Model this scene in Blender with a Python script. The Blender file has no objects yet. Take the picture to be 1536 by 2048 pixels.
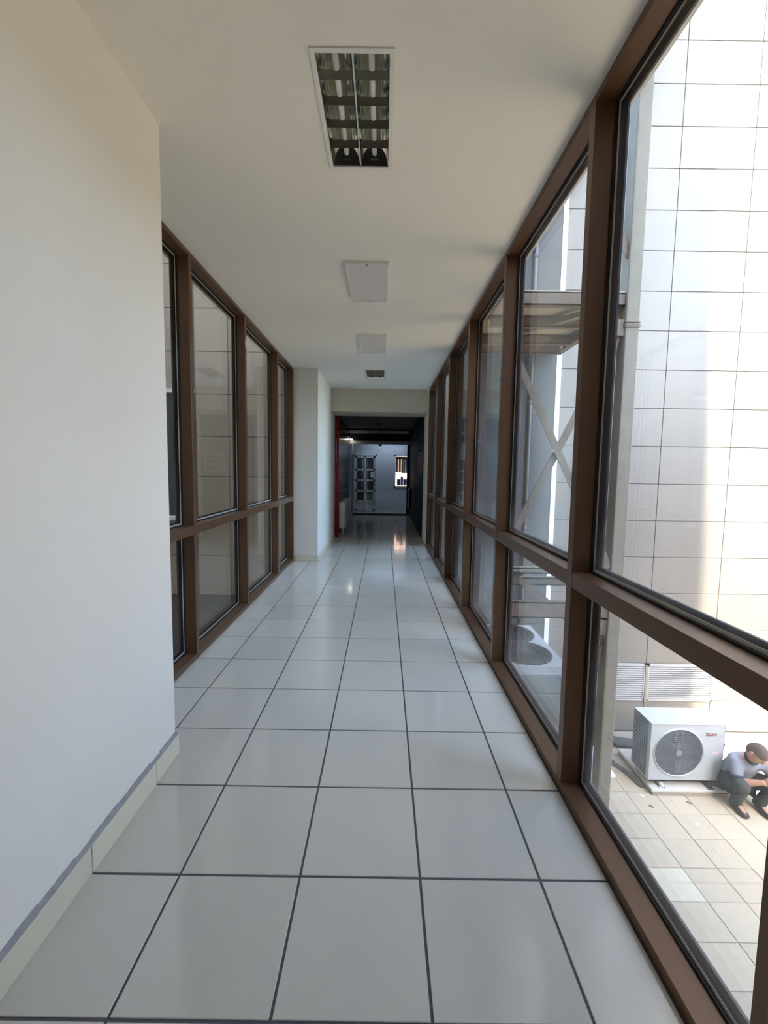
import bpy, bmesh, math, random
from mathutils import Vector, Matrix
random.seed(7)
S = bpy.context.scene
COL = S.collection
R = math.radians

# ------------------------------------------------------------------ camera
CAM = Vector((0.74297, -1.06876, 1.52456))
cam_data = bpy.data.cameras.new('camera')
cam = bpy.data.objects.new('camera', cam_data); COL.objects.link(cam)
right = Vector((0.99989033, 0.00222145, 0.01464221))
fwd = Vector((-0.00098358, 0.99646425, -0.08401210))
up = Vector((-0.01477707, 0.08398849, 0.99635715))
m = Matrix.Identity(4)
for i in range(3):
    m[i][0] = right[i]; m[i][1] = up[i]; m[i][2] = -fwd[i]; m[i][3] = CAM[i]
cam.matrix_world = m
cam_data.sensor_fit = 'HORIZONTAL'
cam_data.sensor_width = 36.0
cam_data.lens = 864.62 / 1536 * 36.0
cam_data.shift_x = 0.00126
cam_data.shift_y = -0.00806
cam_data.clip_start = 0.02
cam_data.clip_end = 300
S.camera = cam

# ------------------------------------------------------------------ sky, sun, exposure
SUN_ELEV, SUN_DX = 47.0, 0.05        # the sun stands behind the camera, high
world = bpy.data.worlds.new('world'); S.world = world
world.use_nodes = True
wn = world.node_tree
wn.nodes.clear()
wo = wn.nodes.new('ShaderNodeOutputWorld'); wb = wn.nodes.new('ShaderNodeBackground')
sky = wn.nodes.new('ShaderNodeTexSky')
sky.sky_type = 'NISHITA'; sky.sun_disc = False
sky.sun_elevation = R(SUN_ELEV); sky.sun_rotation = R(180)
sky.dust_density = 1.5; sky.ozone_density = 1.2
wb.inputs['Strength'].default_value = 2.3
wn.links.new(sky.outputs[0], wb.inputs[0]); wn.links.new(wb.outputs[0], wo.inputs[0])

sl = bpy.data.lights.new('sun', 'SUN'); sl.energy = 27.0; sl.angle = R(0.6)
sl.color = (1.0, 0.90, 0.74)
sun = bpy.data.objects.new('sun', sl); COL.objects.link(sun)
sd = Vector((SUN_DX, 1.0, -math.tan(R(SUN_ELEV)))).normalized()
sun.rotation_euler = sd.to_track_quat('-Z', 'Y').to_euler()
sun.location = (3, -10, 20)

vs = S.view_settings
S.display_settings.display_device = 'sRGB'
vs.view_transform = 'Standard'; vs.look = 'None'; vs.gamma = 1.0; vs.use_curve_mapping = False
vs.exposure = 0.2
S.cycles.max_bounces = 12
S.cycles.diffuse_bounces = 8
S.cycles.transparent_max_bounces = 24
S.cycles.sample_clamp_indirect = 6.0

# ------------------------------------------------------------------ materials
def mat(name, base, rough=0.5, metal=0.0, spec=0.5, noise=None, bump=None, vary=0.0):
    """base colour; noise=(scale, amount, second colour); bump=(scale, strength); vary = value change per piece"""
    mm = bpy.data.materials.new(name); mm.use_nodes = True
    t = mm.node_tree; b = t.nodes['Principled BSDF']
    b.inputs['Base Color'].default_value = (*base, 1)
    b.inputs['Roughness'].default_value = rough
    b.inputs['Metallic'].default_value = metal
    b.inputs['Specular IOR Level'].default_value = spec
    tc = t.nodes.new('ShaderNodeTexCoord')
    src = None
    if noise:
        n = t.nodes.new('ShaderNodeTexNoise'); n.inputs['Scale'].default_value = noise[0]
        n.inputs['Detail'].default_value = 5; n.inputs['Roughness'].default_value = 0.65
        t.links.new(tc.outputs['Object'], n.inputs['Vector'])
        ramp = t.nodes.new('ShaderNodeValToRGB')
        ramp.color_ramp.elements[0].position = 0.5 - 0.5 * noise[1]
        ramp.color_ramp.elements[1].position = 0.5 + 0.3
        ramp.color_ramp.elements[0].color = (*base, 1); ramp.color_ramp.elements[1].color = (*noise[2], 1)
        t.links.new(n.outputs['Fac'], ramp.inputs[0]); src = ramp.outputs[0]
    if vary:
        oi = t.nodes.new('ShaderNodeObjectInfo')
        mr = t.nodes.new('ShaderNodeMapRange')
        mr.inputs[3].default_value = 1 - vary; mr.inputs[4].default_value = 1 + vary * 0.4
        t.links.new(oi.outputs['Random'], mr.inputs[0])
        mx = t.nodes.new('ShaderNodeMixRGB'); mx.blend_type = 'MULTIPLY'; mx.inputs[0].default_value = 1
        if src: t.links.new(src, mx.inputs[1])
        else: mx.inputs[1].default_value = (*base, 1)
        t.links.new(mr.outputs[0], mx.inputs[2]); src = mx.outputs[0]
    if src: t.links.new(src, b.inputs['Base Color'])
    if bump:
        n2 = t.nodes.new('ShaderNodeTexNoise'); n2.inputs['Scale'].default_value = bump[0]; n2.inputs['Detail'].default_value = 3
        t.links.new(tc.outputs['Object'], n2.inputs['Vector'])
        bp = t.nodes.new('ShaderNodeBump'); bp.inputs['Strength'].default_value = bump[1]; bp.inputs['Distance'].default_value = 0.02
        t.links.new(n2.outputs['Fac'], bp.inputs['Height']); t.links.new(bp.outputs[0], b.inputs['Normal'])
    return mm

def emit(name, col, strength):
    mm = bpy.data.materials.new(name); mm.use_nodes = True
    b = mm.node_tree.nodes['Principled BSDF']
    b.inputs['Base Color'].default_value = (*col, 1)
    b.inputs['Emission Color'].default_value = (*col, 1); b.inputs['Emission Strength'].default_value = strength
    return mm

def glass_mat(name, tint, dust, ior=1.5, dust_col=(.75, .73, .68), streak=True, zfoot=None):
    """window glass: clear with a Fresnel sheen and a film of dust, thicker in streaks and towards the sill"""
    mm = bpy.data.materials.new(name); mm.use_nodes = True
    t = mm.node_tree; t.nodes.clear(); N = t.nodes.new; L = t.links.new
    out = N('ShaderNodeOutputMaterial')
    tr = N('ShaderNodeBsdfTransparent'); tr.inputs[0].default_value = (*tint, 1)
    gl = N('ShaderNodeBsdfGlossy'); gl.inputs['Roughness'].default_value = 0.0; gl.inputs[0].default_value = (1, 1, 1, 1)
    geo = N('ShaderNodeNewGeometry'); mr = N('ShaderNodeMapRange')
    mr.inputs[3].default_value = ior; mr.inputs[4].default_value = 1 / ior
    L(geo.outputs['Backfacing'], mr.inputs[0])
    fr = N('ShaderNodeFresnel'); L(mr.outputs[0], fr.inputs['IOR'])
    mx = N('ShaderNodeMixShader'); L(fr.outputs[0], mx.inputs[0]); L(tr.outputs[0], mx.inputs[1]); L(gl.outputs[0], mx.inputs[2])
    # dust
    df = N('ShaderNodeBsdfDiffuse'); df.inputs[0].default_value = (*dust_col, 1)
    tl = N('ShaderNodeBsdfTranslucent'); tl.inputs[0].default_value = (*dust_col, 1)
    dm = N('ShaderNodeMixShader'); dm.inputs[0].default_value = 0.5; L(df.outputs[0], dm.inputs[1]); L(tl.outputs[0], dm.inputs[2])
    tc = N('ShaderNodeTexCoord'); mp = N('ShaderNodeMapping'); mp.inputs['Scale'].default_value = (6, 6, 0.9)
    L(tc.outputs['Object'], mp.inputs[0])
    nz = N('ShaderNodeTexNoise'); nz.inputs['Scale'].default_value = 2.2; nz.inputs['Detail'].default_value = 6
    L(mp.outputs[0], nz.inputs['Vector'])
    cr = N('ShaderNodeMapRange'); cr.inputs[1].default_value = 0.42; cr.inputs[2].default_value = 0.8
    cr.inputs[3].default_value = dust * 0.25; cr.inputs[4].default_value = dust * 1.6
    L(nz.outputs['Fac'], cr.inputs[0])
    fac = cr.outputs[0]
    if zfoot:
        sx = N('ShaderNodeSeparateXYZ'); L(tc.outputs['Object'], sx.inputs[0])
        zr = N('ShaderNodeMapRange'); zr.inputs[1].default_value = zfoot[0]; zr.inputs[2].default_value = zfoot[1]
        zr.inputs[3].default_value = zfoot[2]; zr.inputs[4].default_value = 0.0
        L(sx.outputs[2], zr.inputs[0])
        ad = N('ShaderNodeMath'); ad.operation = 'ADD'; L(fac, ad.inputs[0]); L(zr.outputs[0], ad.inputs[1]); fac = ad.outputs[0]
    m2 = N('ShaderNodeMixShader'); L(fac, m2.inputs[0]); L(mx.outputs[0], m2.inputs[1]); L(dm.outputs[0], m2.inputs[2])
    L(m2.outputs[0], out.inputs[0])
    return mm

M = {}
M['wall'] = mat('wall_paint', (.84, .81, .735), .75, bump=(60, .04), noise=(1.2, .3, (.81, .78, .705)))
M['beam'] = mat('beige_paint', (.62, .55, .42), .75, bump=(60, .04))
M['ceiling'] = mat('ceiling_paint', (.88, .845, .765), .8, bump=(40, .03))
M['tile'] = mat('ivory_glazed_tile', (.62, .58, .49), .10, spec=.85, vary=.05, noise=(3, .4, (.59, .55, .46)))
M['grout'] = mat('dark_grout', (.10, .095, .10), .9)
M['base_tile'] = mat('cream_skirting_tile', (.70, .66, .50), .3, vary=.04)
M['mortar'] = mat('dirty_mortar', (.24, .225, .235), .9, noise=(25, .6, (.38, .365, .37)))
M['bronze'] = mat('bronze_aluminium', (.135, .068, .035), .32, spec=.5, metal=.25)
M['gasket'] = mat('black_rubber', (.012, .012, .016), .5)
M['spacer'] = mat('pale_aluminium_spacer', (.55, .53, .47), .45, metal=.3)
M['outer'] = mat('dark_grey_outer_bead', (.07, .07, .078), .5)
M['glass_r'] = glass_mat('dusty_window_glass', (.95, .965, .955), .022, zfoot=(.0, .35, .10))
M['glass_u'] = glass_mat('upper_window_glass', (.95, .965, .955), .018, zfoot=(1.06, 1.3, .05))
M['glass_l'] = glass_mat('tinted_window_glass', (.80, .765, .70), .03)
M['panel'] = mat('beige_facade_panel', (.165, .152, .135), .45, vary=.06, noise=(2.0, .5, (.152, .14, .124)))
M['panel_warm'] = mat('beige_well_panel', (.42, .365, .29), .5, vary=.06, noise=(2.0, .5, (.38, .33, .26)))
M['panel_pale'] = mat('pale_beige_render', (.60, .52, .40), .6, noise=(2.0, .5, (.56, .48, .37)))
M['joint'] = mat('facade_joint', (.12, .11, .11), .9)
M['shaft'] = mat('grey_shaft_panel', (.085, .09, .09), .6, noise=(2, .5, (.07, .074, .074)))
M['pipe_grey'] = mat('grey_drainpipe', (.16, .16, .15), .5)
M['white_trim'] = mat('white_trim_paint', (.85, .85, .83), .5)
M['steel'] = mat('cream_painted_steel', (.30, .265, .195), .6, noise=(9, .7, (.22, .18, .13)))
M['rust'] = mat('rusty_painted_steel', (.29, .25, .19), .7, noise=(7, .9, (.13, .07, .045)))
M['deck'] = mat('platform_plate', (.56, .50, .40), .7, noise=(3, .6, (.46, .41, .33)))
M['pave'] = mat('terrace_paving', (.53, .445, .32), .7, vary=.07, noise=(14, .6, (.455, .38, .27)))
M['pave2'] = mat('terrace_paving_pale', (.60, .545, .40), .7, noise=(14, .6, (.55, .50, .37)))
M['pave_grout'] = mat('terrace_joint', (.27, .24, .20), .9)
M['concrete'] = mat('concrete_plinth', (.42, .39, .33), .85, noise=(12, .8, (.27, .19, .14)))
M['kerb'] = mat('pale_render', (.62, .59, .52), .8, noise=(9, .6, (.50, .46, .40)))
M['ac_white'] = mat('unit_white_enamel', (.44, .455, .46), .4, noise=(5, .3, (.40, .415, .42)))
M['ac_green'] = mat('unit_edge_greenish', (.48, .53, .46), .5)
M['dark'] = mat('dark_grille', (.045, .05, .055), .6)
M['fin'] = mat('condenser_fin', (.10, .11, .10), .5, metal=.3, noise=(60, .8, (.05, .055, .05)))
M['wire'] = mat('guard_wire', (.33, .36, .38), .4)
M['guard'] = mat('fan_guard_grey', (.20, .21, .225), .45)
M['black'] = mat('black_plastic', (.02, .021, .023), .55)
M['lagging'] = mat('pipe_lagging', (.055, .055, .06), .8, noise=(20, .7, (.11, .105, .10)))
M['grey_panel'] = mat('grey_unit_panel', (.15, .18, .178), .4)
M['louvre'] = mat('louvre_aluminium', (.34, .34, .342), .45)
M['red'] = mat('red_pipe_paint', (.55, .012, .014), .35, noise=(14, .5, (.45, .02, .02)))
M['cream'] = mat('radiator_enamel', (.78, .76, .66), .4)
M['hall'] = mat('dark_hall_wall', (.035, .037, .040), .25)  # dark gloss, deepened further to carry the hall's gloom
M['hall_r'] = mat('gloom_darkened_wall', (.018, .018, .018), .6, spec=.2)  # near black: the darkness of the unlit hall is put into the colour
M['hall_c'] = mat('gloom_darkened_paint', (.16, .145, .125), .8)  # lack of light painted in, for the hall ceiling and rear walls
M['far'] = mat('cool_white_wall', (.66, .70, .78), .7)
M['upvc'] = mat('white_door_frame', (.72, .75, .78), .35)
M['door_glass'] = mat('obscure_door_glass', (.05, .065, .07), .15)
M['paper'] = mat('white_paper', (.82, .84, .86), .8)
M['metal'] = mat('chrome', (.6, .6, .6), .25, metal=1)
M['mirror'] = mat('specular_reflector', (.80, .77, .66), .14, metal=1.0)
M['blade'] = mat('louvre_blade', (.26, .245, .20), .35, metal=.9)
M['tube'] = mat('unlit_tube', (.78, .80, .80), .35)
M['lamp_white'] = mat('lamp_enamel', (.80, .79, .75), .4)
M['diffuser'] = mat('opal_diffuser', (.70, .68, .655), .55)
M['board'] = mat('gloom_darkened_board', (.22, .20, .18), .7)  # tone lowered so the colour itself holds the dark of the hall
M['sock'] = mat('black_sock', (.03, .032, .034), .9)
M['red_ink'] = mat('red_ink', (.42, .02, .03), .6)
M['dark_ink'] = mat('dark_ink', (.10, .02, .03), .6)
M['far_glass'] = glass_mat('partition_glass', (.92, .95, .97), .02)
M['skin'] = mat('skin', (.52, .29, .19), .5, noise=(18, .4, (.46, .25, .16)))
M['hair'] = mat('short_brown_hair', (.10, .07, .055), .8, bump=(150, .4))
M['shirt'] = mat('blue_grey_shirt', (.25, .275, .335), .8, noise=(6, .4, (.20, .22, .28)), bump=(14, .4))
M['navy'] = mat('navy_trim', (.035, .038, .06), .8)
M['trouser'] = mat('dark_work_trousers', (.035, .042, .042), .85, noise=(7, .5, (.055, .065, .064)), bump=(11, .5))
M['shoe'] = mat('black_shoe', (.025, .028, .03), .5)
M['stripe'] = mat('reflective_band', (.80, .82, .82), .3)
M['leaf'] = mat('dry_leaf', (.16, .09, .05), .9)
for nm, c in dict(navy2=(.02, .02, .10), yellow=(.55, .40, .03), orange=(.62, .16, .02), green=(.03, .22, .05), blue=(.03, .06, .38), blackish=(.01, .012, .012)).items():
    M[nm] = mat('blind_' + nm, c, .8)
M['brick_far'] = mat('pink_render', (.52, .30, .21), .8, noise=(9, .8, (.42, .24, .17)))
M['lamp_on'] = emit('lit_lamp', (1.0, .97, .86), 22)
M['fill_glow'] = emit('cool_fill_glow', (.80, .88, 1.0), .4)  # glow of the added far-room fill panel

# ------------------------------------------------------------------ mesh helpers
class MB:
    def __init__(s): s.v = []; s.f = []; s.sm = []
    def face(s, pts, smooth=False):
        n = len(s.v); s.v += [tuple(p) for p in pts]; s.f.append(tuple(range(n, n + len(pts)))); s.sm.append(smooth)
    def box(s, x0, x1, y0, y1, z0, z1, T=None):
        n = len(s.v)
        P = [(x0, y0, z0), (x1, y0, z0), (x1, y1, z0), (x0, y1, z0), (x0, y0, z1), (x1, y0, z1), (x1, y1, z1), (x0, y1, z1)]
        if T: P = [tuple(T @ Vector(p)) for p in P]
        s.v += P
        for q in ((3, 2, 1, 0), (4, 5, 6, 7), (0, 1, 5, 4), (1, 2, 6, 5), (2, 3, 7, 6), (3, 0, 4, 7)):
            s.f.append(tuple(n + k for k in q)); s.sm.append(False)
        return s
    def bbox(s, x0, x1, y0, y1, z0, z1, b=.004, T=None):
        """box with chamfered edges"""
        bm = bmesh.new(); bmesh.ops.create_cube(bm, size=1)
        for v in bm.verts: v.co = Vector((x0 + (v.co.x + .5) * (x1 - x0), y0 + (v.co.y + .5) * (y1 - y0), z0 + (v.co.z + .5) * (z1 - z0)))
        b = min(b, .45 * min(abs(x1 - x0), abs(y1 - y0), abs(z1 - z0)))
        bmesh.ops.bevel(bm, geom=list(bm.edges), offset=b, segments=1, affect='EDGES')
        s.add_bm(bm, T); return s
    def add_bm(s, bm, T=None, smooth=False):
        bmesh.ops.recalc_face_normals(bm, faces=bm.faces)
        n = len(s.v); bm.verts.index_update()
        for v in bm.verts: s.v.append(tuple(T @ v.co) if T else tuple(v.co))
        for f in bm.faces: s.f.append(tuple(n + v.index for v in f.verts)); s.sm.append(smooth)
        bm.free()
    def tube(s, pts, r, seg=10, cap=True, smooth=True):
        pts = [Vector(p) for p in pts]; n0 = len(s.v); K = len(pts)
        rs = r if isinstance(r, (list, tuple)) else [r] * K
        for i, p in enumerate(pts):
            d = (pts[min(i + 1, K - 1)] - pts[max(i - 1, 0)]).normalized()
            a = Vector((0, 0, 1)) if abs(d.z) < .9 else Vector((1, 0, 0))
            u = d.cross(a).normalized(); w = d.cross(u)
            for k in range(seg):
                an = 2 * math.pi * k / seg
                s.v.append(tuple(p + (u * math.cos(an) + w * math.sin(an)) * rs[i]))
        for i in range(K - 1):
            for k in range(seg):
                a = n0 + i * seg + k; b = n0 + i * seg + (k + 1) % seg
                s.f.append((a, b, b + seg, a + seg)); s.sm.append(smooth)
        if cap:
            s.f.append(tuple(n0 + k for k in range(seg))[::-1]); s.sm.append(False)
            s.f.append(tuple(n0 + (K - 1) * seg + k for k in range(seg))); s.sm.append(False)
        return s
    def bar(s, p, q, w, h, upv=(0, 0, 1)):
        """square bar from p to q, w across, h along upv"""
        p = Vector(p); q = Vector(q); d = (q - p); L = d.length; d.normalize()
        u = Vector(upv); u = (u - d * u.dot(d)).normalized(); t = d.cross(u)
        T = Matrix(((t.x, d.x, u.x, p.x), (t.y, d.y, u.y, p.y), (t.z, d.z, u.z, p.z), (0, 0, 0, 1)))
        return s.box(-w / 2, w / 2, 0, L, -h / 2, h / 2, T)
    def ring(s, c, R0, r, axis='z', seg=32, sub=6):
        c = Vector(c); n0 = len(s.v)
        for i in range(seg):
            a = 2 * math.pi * i / seg
            for k in range(sub):
                b = 2 * math.pi * k / sub
                rr = R0 + r * math.cos(b); h = r * math.sin(b)
                p = (rr * math.cos(a), rr * math.sin(a), h) if axis == 'z' else (rr * math.cos(a), h, rr * math.sin(a))
                s.v.append(tuple(c + Vector(p)))
        for i in range(seg):
            for k in range(sub):
                a = n0 + i * sub + k; b = n0 + i * sub + (k + 1) % sub
                a2 = n0 + ((i + 1) % seg) * sub + k; b2 = n0 + ((i + 1) % seg) * sub + (k + 1) % sub
                s.f.append((a, b, b2, a2)); s.sm.append(True)
        return s
    def build(s, name, material, parent=None):
        me = bpy.data.meshes.new(name); me.from_pydata(s.v, [], s.f)
        me.polygons.foreach_set('use_smooth', s.sm)
        bm = bmesh.new(); bm.from_mesh(me); bmesh.ops.recalc_face_normals(bm, faces=bm.faces); bm.to_mesh(me); bm.free()
        me.materials.append(M[material] if isinstance(material, str) else material); me.update()
        return link(name, me, parent)

def link(name, me, parent=None):
    o = bpy.data.objects.new(name, me); COL.objects.link(o)
    if parent is not None:
        o.parent = parent
        # parents here stand unrotated at their own location: keep world coordinates of the mesh
        o.location = -world_loc(parent)
    return o
def world_loc(o):
    v = Vector(o.location)
    while o.parent: o = o.parent; v += Vector(o.location)
    return v
def empty(name, loc=(0, 0, 0)):
    o = bpy.data.objects.new(name, None); COL.objects.link(o); o.location = loc; o.empty_display_size = .1; return o
def thing(o, label, cat, group=None):
    o['label'] = label; o['category'] = cat
    if group: o['group'] = group
    return o
def struct(o, label=None, cat=None):
    o['kind'] = 'structure'
    if label: o['label'] = label
    if cat: o['category'] = cat
    return o
def box(name, x0, x1, y0, y1, z0, z1, material, parent=None, b=0):
    mb = MB()
    (mb.bbox(x0, x1, y0, y1, z0, z1, b) if b else mb.box(x0, x1, y0, y1, z0, z1))
    return mb.build(name, material, parent)
_cache = {}
def piece(name, w, d, h, material, parent, loc, b=.0015, axis='z'):
    """one tile or panel from a shared chamfered mesh, centred in x, y with its top at z = 0 (or front at y = 0)"""
    k = (name, round(w, 3), round(d, 3), round(h, 3), material)
    if k not in _cache:
        mb = MB()
        if axis == 'z': mb.bbox(-w / 2, w / 2, -d / 2, d / 2, -h, 0, b)
        else: mb.bbox(-w / 2, w / 2, 0, h, -d / 2, d / 2, b)
        me = bpy.data.meshes.new(name); me.from_pydata(mb.v, [], mb.f); me.materials.append(M[material]); _cache[k] = me
    o = bpy.data.objects.new(name, _cache[k]); COL.objects.link(o); o.parent = parent
    o.location = Vector(loc) - world_loc(parent)
    return o

# ------------------------------------------------------------------ main dimensions (metres)
XR, XL = 1.612, -0.727            # inner faces of the two glazed walls
XW = -0.34                        # near left wall
ZC = 3.12                         # ceiling
YB = 7.70                         # face of the beam at the end
ZG = -2.08                        # terrace
YF = 4.70                         # cladding plane

# ------------------------------------------------------------------ floor
floor = struct(box('floor', -.80, 1.70, -4.2, 15.0, -.22, -.004, 'grout'), 'ivory square floor tiles with dark joints along the corridor', 'floor')
rows = [-4.05, -3.6, -3.15, -2.7, -2.25, -1.8, -1.35, -.9, -.45, 0, .429, .888, 1.342, 1.807, 2.266, 2.723, 3.182, 3.636, 4.072, 4.514, 4.95, 5.409, 5.828, 6.242, 6.66, 7.076, 7.64]
colsx = [-.735, -.45, 0, .45, .9, 1.35, 1.607]
G = .0045
jc = rows.index(.888)
for j in range(len(rows) - 1):
    y0, y1 = rows[j], rows[j + 1]
    if y1 < -.95: continue
    for i in range(6):
        x0, x1 = colsx[i], colsx[i + 1]
        if y0 < 1.10:                                # beside the near wall
            if j == jc:                              # tiles notched around the wall's end
                if i == 0: piece('tile', x1 - x0 - 2 * G, y1 - 1.112 - 2 * G, .02, 'tile', floor, ((x0 + x1) / 2, (y1 + 1.112) / 2, 0)); continue
                if i == 1:
                    mb = MB(); mb.box(x0 + G, x1 - G, 1.112 + G, y1 - G, -.02, 0); mb.box(XW + .014, x1 - G, y0 + G, 1.112 + G, -.02, 0); mb.build('tile', 'tile', floor); continue
            if x1 <= XW: continue
            x0 = max(x0, XW)
        if i == 0 and y0 >= 5.98: continue
        if i == 1 and y0 >= 5.98: x0 = max(x0, -.33)
        piece('tile', x1 - x0 - 2 * G, y1 - y0 - 2 * G, .02, 'tile', floor, ((x0 + x1) / 2, (y0 + y1) / 2, random.uniform(-.0005, .0003)))
hx = [-.33, -.20, .25, .70, 1.15, 1.60]
for j in range(14):
    y0 = 7.64 + .45 * j
    for i in range(5):
        piece('tile', hx[i + 1] - hx[i] - 2 * G, .45 - 2 * G, .02, 'tile', floor, ((hx[i] + hx[i + 1]) / 2, y0 + .225, 0))

# ------------------------------------------------------------------ ceiling with two recesses for the louvred lamps
L1 = (.437, .757, .715, 1.374); L4 = (.415, .737, 6.05, 6.80)
def slab_with_holes(name, x0, x1, y0, y1, z0, z1, holes, material):
    mb = MB(); y = y0
    for (hx0, hx1, hy0, hy1) in holes:
        mb.box(x0, x1, y, hy0, z0, z1); mb.box(x0, hx0, hy0, hy1, z0, z1); mb.box(hx1, x1, hy0, hy1, z0, z1); y = hy1
    mb.box(x0, x1, y, y1, z0, z1)
    return mb.build(name, material)
struct(slab_with_holes('ceiling', -.95, 1.80, -4.2, 8.40, ZC, ZC + .25, [L1, L4], 'ceiling'), 'plain off-white plastered ceiling of the corridor', 'ceiling')

# ------------------------------------------------------------------ near left wall and its skirting
struct(box('wall_left', -.86, XW, -4.2, 1.105, 0, ZC, 'wall'), 'off-white painted wall with grey scuffs in front of the windows', 'wall')
bl = struct(box('baseboard_left', XW, XW + .008, -4.2, 1.112, 0, .104, 'mortar'), 'cream tile skirting with dirty top edge below the white wall', 'skirting')
yy = [-4.05, -3.6, -3.15, -2.7, -2.25, -1.8, -1.35, -.9, -.45, 0, .429, .888, 1.118]
for a, b_ in zip(yy[:-1], yy[1:]):
    box('tile', XW, XW + .014, a + .0015, b_ - .0015, 0, .108, 'base_tile', bl, b=.0015)
mb = MB()
T_ = [(XW, 0.108), (XW + .013, .108), (XW + .010, .116), (XW, .132)]
n = 24; random.seed(3)
for k in range(n):
    a = -.9 + (2.015) * k / n; b2 = -.9 + 2.015 * (k + 1) / n
    h = random.uniform(.122, .134)
    P = [(XW, a, .106), (XW + .013, a, .106), (XW + .009, a, .114), (XW, a, h)]; Q = [(p[0], b2, p[2]) for p in P]
    for q in range(3): mb.face([P[q], P[q + 1], Q[q + 1], Q[q]])
    mb.face([P[3], P[2], P[1], P[0]]); mb.face(Q)
mb.build('mortar_bead', 'mortar', bl)['label'] = 'grey smeared mortar line on the skirting'

# ------------------------------------------------------------------ the two glazed walls
def glazing(name, label, xf, s, mull, y_end, glass_lo, glass_up):
    """one glazed wall: xf inner face, s direction to the outside, mull = near edges of the posts"""
    w = struct(empty(name, (xf, mull[0], 0)), label, 'window')
    W = .052; D = .098
    xg = xf + s * (D + .010)                     # glass centre
    def bx(nm, xa, xb, y0, y1, z0, z1, mt, par, b=0):
        return box(nm, min(xa, xb), max(xa, xb), y0, y1, z0, z1, mt, par, b)
    for y in mull: bx('mullion', xf, xf + s * (D + .035), y, y + W, .036, ZC - .034, 'bronze', w, .002)
    ends = mull[1:] + ([y_end] if y_end else [])
    for y0, y1 in zip(mull[:-1], mull[1:]):
        a, b_ = y0 + W, y1
        bx('sill', xf - s * .004, xf + s * (D + .04), y0, y1, 0.0, .040, 'bronze', w, .002)
        bx('head_rail', xf + s * .002, xf + s * (D + .04), y0, y1, ZC - .036, ZC - .001, 'bronze', w, .002)
        bx('transom', xf + s * .002, xf + s * (D + .035), a, b_, .994, 1.066, 'bronze', w, .002)
        for z0, z1, gm in ((.040, .994, glass_lo), (1.066, ZC - .036, glass_up)):
            p = bx('pane', xg - s * .012, xg + s * .012, a, b_, z0, z1, gm, w)
            for nm, mt, i0, i1, xa, xb in (('gasket', 'gasket', 0, .009, -.024, -.012), ('spacer', 'spacer', .009, .021, -.0135, -.0125), ('outer_bead', 'outer', 0, .030, .013, .022)):
                mb = MB(); X0, X1 = sorted((xg + s * xa, xg + s * xb))
                A0, A1, B0, B1 = a + i0, b_ - i0, z0 + i0, z1 - i0
                a0, a1, b0, b1 = a + i1, b_ - i1, z0 + i1, z1 - i1
                mb.box(X0, X1, A0, A1, B0, b0); mb.box(X0, X1, A0, A1, b1, B1); mb.box(X0, X1, A0, a0, b0, b1); mb.box(X0, X1, a1, A1, b0, b1)
                mb.build(nm, mt, p)
    return w
glazing('window_2', 'tall brown-framed window wall looking onto the terrace', XR, 1, [-.217, .888, 2.213, 3.562, 4.92, 6.235, 7.565], None, 'glass_r', 'glass_u')
glazing('window_1', 'brown-framed window wall with dim reflections of the corridor', XL, -1, [.98, 2.266, 3.56, 4.935, 5.93], None, 'glass_l', 'glass_l')

# ------------------------------------------------------------------ end of the corridor: pier, beam, jamb
struct(box('wall_pier', -.86, -.333, 5.985, 8.40, 0, ZC, 'wall'), 'beige painted pier at the end of the window wall', 'wall')
mb = MB(); mb.bbox(-.715, -.322, 5.975, 5.985, 0, .092, .002); mb.bbox(-.333, -.322, 5.985, 8.39, 0, .092, .002)
struct(mb.build('baseboard_pier', 'base_tile'), 'beige skirting around the foot of the pier', 'skirting')
struct(box('wall_end', -.333, 1.75, YB, 8.43, 2.665, ZC + .1, 'beam'), 'beige beam over the dark hall opening', 'wall')
struct(box('wall_right', 1.605, 1.95, 7.617, 8.44, 0, ZC + .1, 'wall'), 'narrow pale jamb between the windows and the dark hall', 'wall')

# ------------------------------------------------------------------ dark hall beyond
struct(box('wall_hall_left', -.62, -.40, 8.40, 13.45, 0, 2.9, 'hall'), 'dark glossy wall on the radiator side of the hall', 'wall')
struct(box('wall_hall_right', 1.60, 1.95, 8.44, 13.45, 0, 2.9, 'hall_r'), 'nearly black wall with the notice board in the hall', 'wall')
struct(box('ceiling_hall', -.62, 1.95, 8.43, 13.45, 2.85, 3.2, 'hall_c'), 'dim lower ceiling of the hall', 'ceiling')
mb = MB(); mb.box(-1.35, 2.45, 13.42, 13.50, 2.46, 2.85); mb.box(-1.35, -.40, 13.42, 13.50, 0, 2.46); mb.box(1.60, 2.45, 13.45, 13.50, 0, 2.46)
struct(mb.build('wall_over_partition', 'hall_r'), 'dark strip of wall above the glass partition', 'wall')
struct(box('trim_1', -.40, 1.55, 13.365, 13.40, 2.705, 2.795, 'far'), 'pale horizontal duct above the glass partition', 'trim')
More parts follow.
